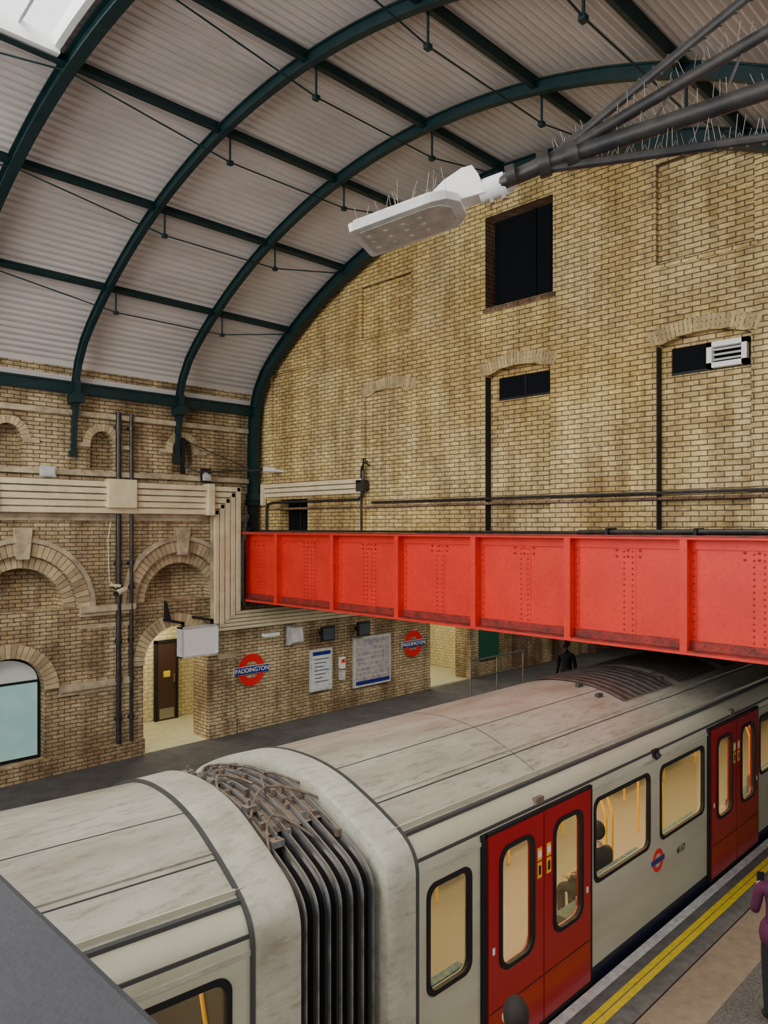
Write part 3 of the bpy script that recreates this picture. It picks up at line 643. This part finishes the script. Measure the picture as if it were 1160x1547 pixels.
w.loft([(4.46,loop(.004)),(4.44,loop(.022)),(4.17,loop(.03)),(4.13,loop(.01)),(4.11,loop(-.03)),(4.11,loop(-.06))],CAP)
w.loft([(4.445,loop(.027)),(4.475,loop(.027))],SEAM)
w.done('lead_car_end_frame',train,smooth=True)
w=M()
w.loft([(2.90,loop(.004)),(2.92,loop(.022)),(3.24,loop(.03)),(3.28,loop(.01)),(3.30,loop(-.03)),(3.30,loop(-.06))],CAP)
w.loft([(2.885,loop(.027)),(2.91,loop(.027))],SEAM)
w.done('rear_car_end_frame',train,smooth=True,mtx=RA)
def bend(x,y,z):
    f=max(0,min(1,(4.11-x)/.81)); return (x+math.sin(-ANG)*f*(y-YN),y,z)
w=M()
w.loft([(3.29+.1*k,loop(-.2)) for k in range(9)],RUB,bend)
for i in range(7):
    x=3.33+i*.111; w.loft([(x,loop(-.18)),(x+.014,loop(-.08)),(x+.04,loop(-.055)),(x+.066,loop(-.08)),(x+.08,loop(-.18))],RUB,bend)
    w.loft([(x+.03,loop(-.06)),(x+.032,loop(-.046)),(x+.046,loop(-.046)),(x+.048,loop(-.06))],RUBE,bend)
w.done('gangway_bellows',train,smooth=True)
u=uprof()
def rpt(y):
    for i in range(len(u)-1):
        if u[i][0]<=y<=u[i+1][0]:
            t=(y-u[i][0])/(u[i+1][0]-u[i][0]); return u[i][1]*(1-t)+u[i+1][1]*t
w=M()
# grimy webbing filling the valleys on top of the bellows, brackets and short cable loops
for i in range(6):
    xa=3.33+i*.111+.075; vs=[];ys=[4.75+.1*k for k in range(19)]
    for yq in ys: vs+=[bend(xa-.01,yq,rpt(yq)-.085),bend(xa+.05,yq,rpt(yq)-.085)]
    w.add(vs,[(2*k,2*k+1,2*k+3,2*k+2) for k in range(18)],RUST)
for k in range(40):
    y=4.5+random.random()*1.9; z=rpt(y)-.06; x=bend(3.34+random.random()*.66,y,0)[0]
    w.box(x,x+random.uniform(.02,.06),y,y+random.uniform(.015,.05),z-.03,z+random.uniform(.01,.04),random.choice([RUST,RUST,RUST,RUBE]))
for (ya,xa,xb) in ((4.55,3.3,3.75),(4.9,3.35,4.1),(5.35,3.3,3.7),(5.8,3.4,3.95),(5.15,3.7,4.1)):
    p=[]
    for j in range(7):
        t=j/6; yq=ya+.28*math.sin(t*pi); p.append(bend(xa+(xb-xa)*t,yq,rpt(yq)-.035+.03*math.sin(t*pi)))
    w.tube(p,.011,RUST,6)
for yq in (4.6,5.0,5.6,6.1):
    c=bend(3.42,yq,rpt(yq)); w.box(c[0]-.05,c[0]+.05,yq-.02,yq+.06,c[2]-.06,c[2]-.01,RUBE); w.tube([(c[0],yq+.02,c[2]-.02),(c[0],yq+.02,c[2]+.035)],.012,RUBE,6)
w.done('gangway_couplings',train,smooth=True)
VENT=mat('roof_vent_brown',(.16,.13,.11),.6,col2=(.08,.06,.05),scale=6)
w=M()
for x0_ in (9.2,10.9,12.6):
    pr2=[(y,rpt(y)+.02) for y in (4.75,5.0,5.3,5.56,5.85,6.1,6.37)]
    strip(w,pr2,x0_,x0_+1.5,VENT)
    for k in range(8): strip(w,[(a,b+.015) for a,b in pr2],x0_+.1+k*.17,x0_+.14+k*.17,SEAM)
for x_,y_ in ((8.9,4.95),(9.0,5.3),(10.6,4.9)): w.box(x_,x_+.12,y_,y_+.05,rpt(y_)-.01,rpt(y_)+.05,SEAM)
w.done('roof_vents',train)
w=M(); w.box(8.66,8.8,YN-.02,YN+.02,zz(2.06),zz(2.14),BLACK); w.tube([(8.73,YN-.01,zz(2.08)),(8.73,YN-.05,zz(2.05))],.045,BLACK,12)
for x_ in (6.25,11.2): w.box(x_-.07,x_+.07,YN+.0,YN+.05,zz(2.13),zz(2.19),RUST)
w.done('side_camera',train)
w=M(); rx,rz=8.8,zz(.78)
for i in range(24):
    a0=2*pi*i/24;a1=2*pi*(i+1)/24
    w.prism([(rx+r*math.cos(a),rz+r*math.sin(a)) for r,a in ((.085,a0),(.14,a0),(.14,a1),(.085,a1))],'y',YN-.006,YN,SRED)
w.box(rx-.17,rx+.17,YN-.01,YN,rz-.03,rz+.03,SBLUE); w.done('side_roundel',train)
txt('4117',.12,(9.45,YN-.003,zz(.72)),(pi/2,0,0),BLACK,train,'car_number')
# ------------------------------------------------------------------ footbridge parapet (camera stands behind it)
w=M(); w.box(-.02,.38,.28,14.5,-.58,-.5,PARA); w.box(.05,.32,.28,14.5,-1.75,-.58,PARA); w.box(-2.2,.36,-2.9,14.5,-1.85,-1.7,PARA); w.box(-2.2,-2.0,-2.9,14.5,-1.7,-.5,PARA)
w.done('footbridge_parapet',bevel=.012)
# ------------------------------------------------------------------ platform lamp on bracket arms
lamp=empty('platform_lamp')
SH=Vector((-.015,.015,-.022))
J=Vector((2.743,2.065,1.543))+SH; T=Vector((2.445,2.647,1.395))+SH; dx=(T-J).normalized(); dy=Vector((0,0,1)).cross(dx).normalized(); dz=dx.cross(dy)
mt=Matrix(((dx.x,dy.x,dz.x,J.x),(dx.y,dy.y,dz.y,J.y),(dx.z,dy.z,dz.z,J.z),(0,0,0,1)))@Matrix.Diagonal((.93,1,1,1))
w=M()
out=[(.12,-.08),(.17,-.15),(.24,-.17),(.645,-.17),(.665,-.165),(.67,-.14),(.67,.14),(.665,.165),(.645,.17),(.24,.17),(.17,.15),(.12,.08)]
w.prism(out,'z',-.045,-.005,GREYL); w.prism([(.38+(p[0]-.38)*.92,p[1]*.88) for p in out],'z',-.005,.012,GREYL)
w.prism([(.42+(p[0]-.42)*.84,p[1]*.8) for p in out],'z',-.051,-.045,LEDP)
for i in range(4):
    for j in range(3): w.dome((.33+.09*i,-.07+.07*j,-.051),'z',.016,LEDP,.006)
w.prism([(.0,-.03),(.28,-.01),(.36,.0),(.30,.03),(.18,.09),(.08,.115),(.03,.11),(.01,.06)],'y',-.05,.05,WHITE)
w.done('lamp_head',lamp,mtx=mt,bevel=.006)
w=M(); w.tube([(-.10,0,0),(.03,0,0)],.050,WHITE,16); w.tube([(-.14,0,0),(-.10,0,0)],.042,GREYL,16)
for s_ in (-.08,-.02): w.box(s_-.01,s_+.01,-.015,.015,-.07,-.045,STEEL)
w.done('clamp',lamp,mtx=mt,smooth=True)
w=M(); K=Vector((2.804,1.80,1.59))+SH
def ext(a,b,t): return a+(b-a)*t
E3=Vector((3.26,.84,1.763)); E4=Vector((3.26,.84,1.53)); E2=Vector((3.24,.86,2.03)); E1=Vector((3.22,.88,2.25))
w.tube([J,K,ext(K,E3,1),ext(K,E3,4.0)],[.03,.036,.038,.038],PIPE,14)
w.tube([K,ext(K,E2,1),ext(K,E2,4.0)],.026,PIPE,12); w.tube([K,ext(K,E1,1),ext(K,E1,4.0)],.020,PIPE,10); w.tube([K+Vector((0,0,-.02)),ext(K,E4,1),ext(K,E4,4.0)],.020,PIPE,10)
dd=(E3-K).normalized()
for o in (-.02,.1): w.tube([K+dd*o,K+dd*(o+.05)],.055,PIPE,14)
w.tube([K+dd*-.16,K+dd*-.12],.045,PIPE,14)
for t in (.25,.5,.75,1.0,1.3): w.tube([ext(K,E2,t),ext(K,E3,t-.1)],.006,PIPE,6)
for (B1,B2,r1) in ((K,E4,.03),(K,E1,.028)):
    for k in range(24):
        t0=.08+k*.055; w.tube([ext(B1,B2,t0)+Vector((0,0,-r1)),ext(B1,B2,t0+.03)+Vector((0,0,r1)),ext(B1,B2,t0+.055)+Vector((0,0,-r1))],.006,PIPE,5)
w.done('bracket_arms',lamp,smooth=True)
w=M()
for (a,b,n) in ((K,E4,60),(K,E3,50),(K,E2,60)):
    for i in range(n):
        p=ext(a,b,.05+1.3*i/n); q=p+Vector((random.uniform(-.03,.03),random.uniform(-.03,.03),random.uniform(.05,.10))); w.tube([p,q],.0009,SPIKE,4)
for i in range(26):
    p=mt@Vector((.15+.5*random.random(),random.uniform(-.1,.1),.0)); q=p+Vector((random.uniform(-.06,.06),random.uniform(-.06,.06),.13)); w.tube([p,q],.0010,SPIKE,4)
w.done('bird_spikes',lamp)
w=M(); ee=ext(K,E3,4.0); w.box(ee.x-.12,ee.x+.12,ee.y-.14,ee.y+.1,FL+.002,3.2,TEAL); w.box(ee.x-.2,ee.x+.2,ee.y-.22,ee.y+.18,FL+.002,FL+.3,TEAL); w.done('mast',lamp)
# ------------------------------------------------------------------ people
def person(name,loc,yaw,H,cols,pose='stand',female=False):
    top,bot,hair,skin,shoe=[mat(name+s_,c,.8,col2=tuple(x*.7 for x in c),scale=6) for s_,c in zip(('_top','_trousers','_hair','_skin','_shoe'),cols)]
    k=H/1.7
    if pose=='sit':
        base=.53
        J=dict(pel=(0,0,base),sp=(0,-.01,base+.2),ch=(0,.01,base+.40),nk=(0,.03,base+.53),hd=(0,.05,base+.60))
        for s,n in ((-1,'l'),(1,'r')):
            J['hip'+n]=(s*.09,.02,base); J['kn'+n]=(s*.12,.46,base-.02); J['an'+n]=(s*.12,.45,.09); J['to'+n]=(s*.13,.62,.05)
            J['sh'+n]=(s*.18,.01,base+.45); J['el'+n]=(s*.23,.1,base+.2); J['wr'+n]=(s*.12,.32,base+.12)
    else:
        J=dict(pel=(0,0,.92),sp=(0,-.01,1.1),ch=(0,0,1.28),nk=(0,.01,1.44),hd=(0,.02,1.50))
        for s,n in ((-1,'l'),(1,'r')):
            J['hip'+n]=(s*.09,0,.88); J['kn'+n]=(s*.1,.02+.06*(s>0),.48); J['an'+n]=(s*.1,-.02+.05*(s>0),.08); J['to'+n]=(s*.12,.13+.05*(s>0),.045)
            J['sh'+n]=(s*.175,0,1.36)
            if pose=='phone' and s<0: J['el'+n]=(s*.22,.04,1.08); J['wr'+n]=(s*.13,.28,1.2)
            else: J['el'+n]=(s*.23,-.03,1.08); J['wr'+n]=(s*.24,.05,.84)
    names=list(J); rad=dict(pel=.14,sp=.125,ch=.14,nk=.055,hd=.055)
    for n in 'lr': rad.update({'hip'+n:.095,'kn'+n:.062,'an'+n:.045,'to'+n:.035,'sh'+n:.066,'el'+n:.048,'wr'+n:.032})
    E=[('pel','sp'),('sp','ch'),('ch','nk'),('nk','hd')]
    for n in 'lr': E+=[('pel','hip'+n),('hip'+n,'kn'+n),('kn'+n,'an'+n),('an'+n,'to'+n),('ch','sh'+n),('sh'+n,'el'+n),('el'+n,'wr'+n)]
    me=bpy.data.meshes.new('b'); me.from_pydata([J[n] for n in names],[(names.index(a),names.index(b)) for a,b in E],[])
    ob=bpy.data.objects.new('b',me); bpy.context.collection.objects.link(ob)
    ob.modifiers.new('s','SKIN'); sv=me.skin_vertices[0].data
    for i,n in enumerate(names): sv[i].radius=(rad[n],rad[n]*.8 if n in('pel','sp','ch') else rad[n]); sv[i].use_root=(n=='pel')
    ss=ob.modifiers.new('ss','SUBSURF'); ss.levels=2
    bm_=evalmesh(ob); bpy.data.objects.remove(ob)
    w=M(); vs=[v.co.copy() for v in bm_.vertices]
    def near(c):
        best=None;bd=9
        for a,b in E:
            A,Bv=Vector(J[a]),Vector(J[b]); t=max(0,min(1,(c-A).dot(Bv-A)/((Bv-A).length_squared))); d_=(A+(Bv-A)*t-c).length
            if d_<bd: bd=d_;best=(a,b,t)
        return best
    groups={}
    for p in bm_.polygons:
        a,b,t=near(p.center); m=top
        if b[:3]=='hip' or b[:2] in('kn','an'): m=bot
        if b[:2]=='to': m=shoe
        if b=='hd': m=skin
        if a=='pel' and b=='sp' and t<.1: m=bot
        groups.setdefault(m.name,(m,[]))[1].append(tuple(p.vertices))
    first=True
    for m,fs in groups.values():
        if first: w.add(vs,fs,m); first=False
        else:
            w.mats.append(m)
            for f in fs: w.f.append(f); w.mi.append(len(w.mats)-1)
    hc=Vector(J['hd'])+Vector((0,.015,.1))
    def hf(d): return 1-.16*max(0,-d.z)*(1 if d.y<.2 else .6)
    w.ell(hc,.076,.096,.118,skin,20,14,hf)
    w.ell(hc+Vector((0,-.02,.022)),.086,.098,.115,hair,20,12,lambda d:1 if d.y<.35 or d.z>.55 else .8)
    if female: w.ell(hc+Vector((0,-.06,-.07)),.08,.05,.13,hair,14,10)
    w.ell(hc+Vector((0,.098,-.015)),.012,.02,.022,skin,8,6)
    for s in (-1,1):
        w.ell(hc+Vector((s*.03,.083,.008)),.012,.008,.008,WHITE,8,6); w.ell(hc+Vector((s*.03,.09,.008)),.005,.004,.005,BLACK,6,4); w.ell(hc+Vector((s*.078,0,-.01)),.012,.02,.03,skin,8,6)
    w.ell(hc+Vector((0,.086,-.055)),.024,.01,.007,skin,8,6)
    for n,s in (('l',-1),('r',1)):
        W=Vector(J['wr'+n]); d=(W-Vector(J['el'+n])).normalized(); side=Vector((0,1,0)) if abs(d.z)>.6 else Vector((1,0,0)); side=(side-d*side.dot(d)).normalized(); nn=d.cross(side)*s
        pc=W+d*.045; w.tube([W-d*.02,W+d*.01,pc,W+d*.085],[.024,.028,.036,.03],skin,10)
        for i,(o,L_) in enumerate(((-.027,.065),(-.009,.078),(.009,.073),(.027,.056))):
            b0=W+d*.075+side*o; b1=b0+d*L_*.5; b2=b1+(d*.8+nn*.5).normalized()*L_*.3; b3=b2+(d*.5+nn*.8).normalized()*L_*.25; w.tube([b0,b1,b2,b3],[.0095,.0085,.008,.006],skin,8)
        t0=W+d*.03+side*.03; w.tube([t0,t0+side*.025+d*.025,t0+side*.03+d*.06],[.012,.01,.007],skin,8)
        if pose=='phone' and n=='l':
            c=W+d*.1+nn*.02; w.box(c.x-.035,c.x+.035,c.y-.006,c.y+.006,c.z-.05,c.z+.09,BLACK)
    if female or pose=='phone': w.ell((0,-.0,.9),.19,.15,.2,top,16,8)
    mtx=Matrix.Translation(loc)@Matrix.Rotation(yaw,4,'Z')@Matrix.Scale(k,4)
    w.done(name,smooth=True,mtx=mtx)
person('waiting_passenger',(7.86,2.44,FL),math.radians(-60),1.66,((.085,.008,.05),(.012,.012,.016),(.03,.02,.015),(.5,.32,.24),(.02,.02,.02)),'phone',True)
person('platform_passenger',(4.1,2.87,FL),math.radians(-40),1.70,((.03,.03,.035),(.02,.02,.03),(.02,.015,.012),(.5,.33,.25),(.02,.02,.02)))
person('distant_passenger',(17.3,10.55,FL),math.radians(90),1.86,((.008,.008,.01),(.008,.008,.01),(.006,.006,.006),(.1,.07,.05),(.01,.01,.01)))
person('seated_passenger',(8.0,4.42,FL+.02),math.radians(0),1.7,((.02,.02,.025),(.015,.015,.02),(.02,.012,.01),(.5,.33,.25),(.01,.01,.01)),'sit')
# ------------------------------------------------------------------ lights
def area(name,loc,rot,sx,sy,e,col=(1,1,1)):
    l=bpy.data.lights.new(name,'AREA'); l.shape='RECTANGLE'; l.size=sx; l.size_y=sy; l.energy=e; l.color=col
    o=bpy.data.objects.new(name,l); o.location=loc; o.rotation_euler=rot; bpy.context.collection.objects.link(o); return o
area('skylight_daylight',(-1.5,7,5.9),(0,math.radians(-25),0),9,4.6,1350,(1,.985,.95))
area('rear_daylight',(-7.5,7,1.5),(0,math.radians(-90),0),8,12,1050,(1,.985,.95))
area('passage_light',(8.6,16.3,-1.95),(0,0,0),1.5,.8,60,(1,.9,.65))
area('passage_light.001',(17.8,16.8,-1.95),(0,0,0),1.5,1.5,70,(1,.92,.65))
for x in (11.6,14.2,16.8,20,24): area('undercroft_light',(x,12.6,-1.98),(0,0,0),1.2,.3,38,(1,.93,.82))
for x in (1.5,4.9,6.4,8.2,9.8,11.4,13.5): area('saloon_light',(x,5.5,zz(2.05)),(0,0,0),1.4,1.2,32,(1,.70,.36))
sl=bpy.data.lights.new('sun_streak','SPOT'); sl.energy=1500; sl.spot_size=math.radians(3.4); sl.spot_blend=1; sl.color=(1,.95,.82); sl.shadow_soft_size=.02
so=bpy.data.objects.new('sun_streak',sl); so.location=(9.75,5.0,4.95); so.rotation_euler=(Vector((10.6,10.3,3.62))-Vector((9.75,5.0,4.95))).to_track_quat('-Z','Y').to_euler(); bpy.context.collection.objects.link(so)
wd=bpy.data.worlds.new('World'); bpy.context.scene.world=wd; wd.use_nodes=True
bg=wd.node_tree.nodes['Background']; bg.inputs[0].default_value=(1,.99,.97,1); bg.inputs[1].default_value=2.2
# ------------------------------------------------------------------ camera
cd=bpy.data.cameras.new('camera'); cam=bpy.data.objects.new('camera',cd); bpy.context.collection.objects.link(cam)
cd.sensor_fit='VERTICAL'; cd.sensor_height=36; cd.sensor_width=27; cd.lens=1135/1547*36; cd.shift_y=22/1547; cd.clip_start=.05
cam.location=(0,0,0); cam.rotation_euler=(pi/2,0,math.radians(-45)); bpy.context.scene.camera=cam
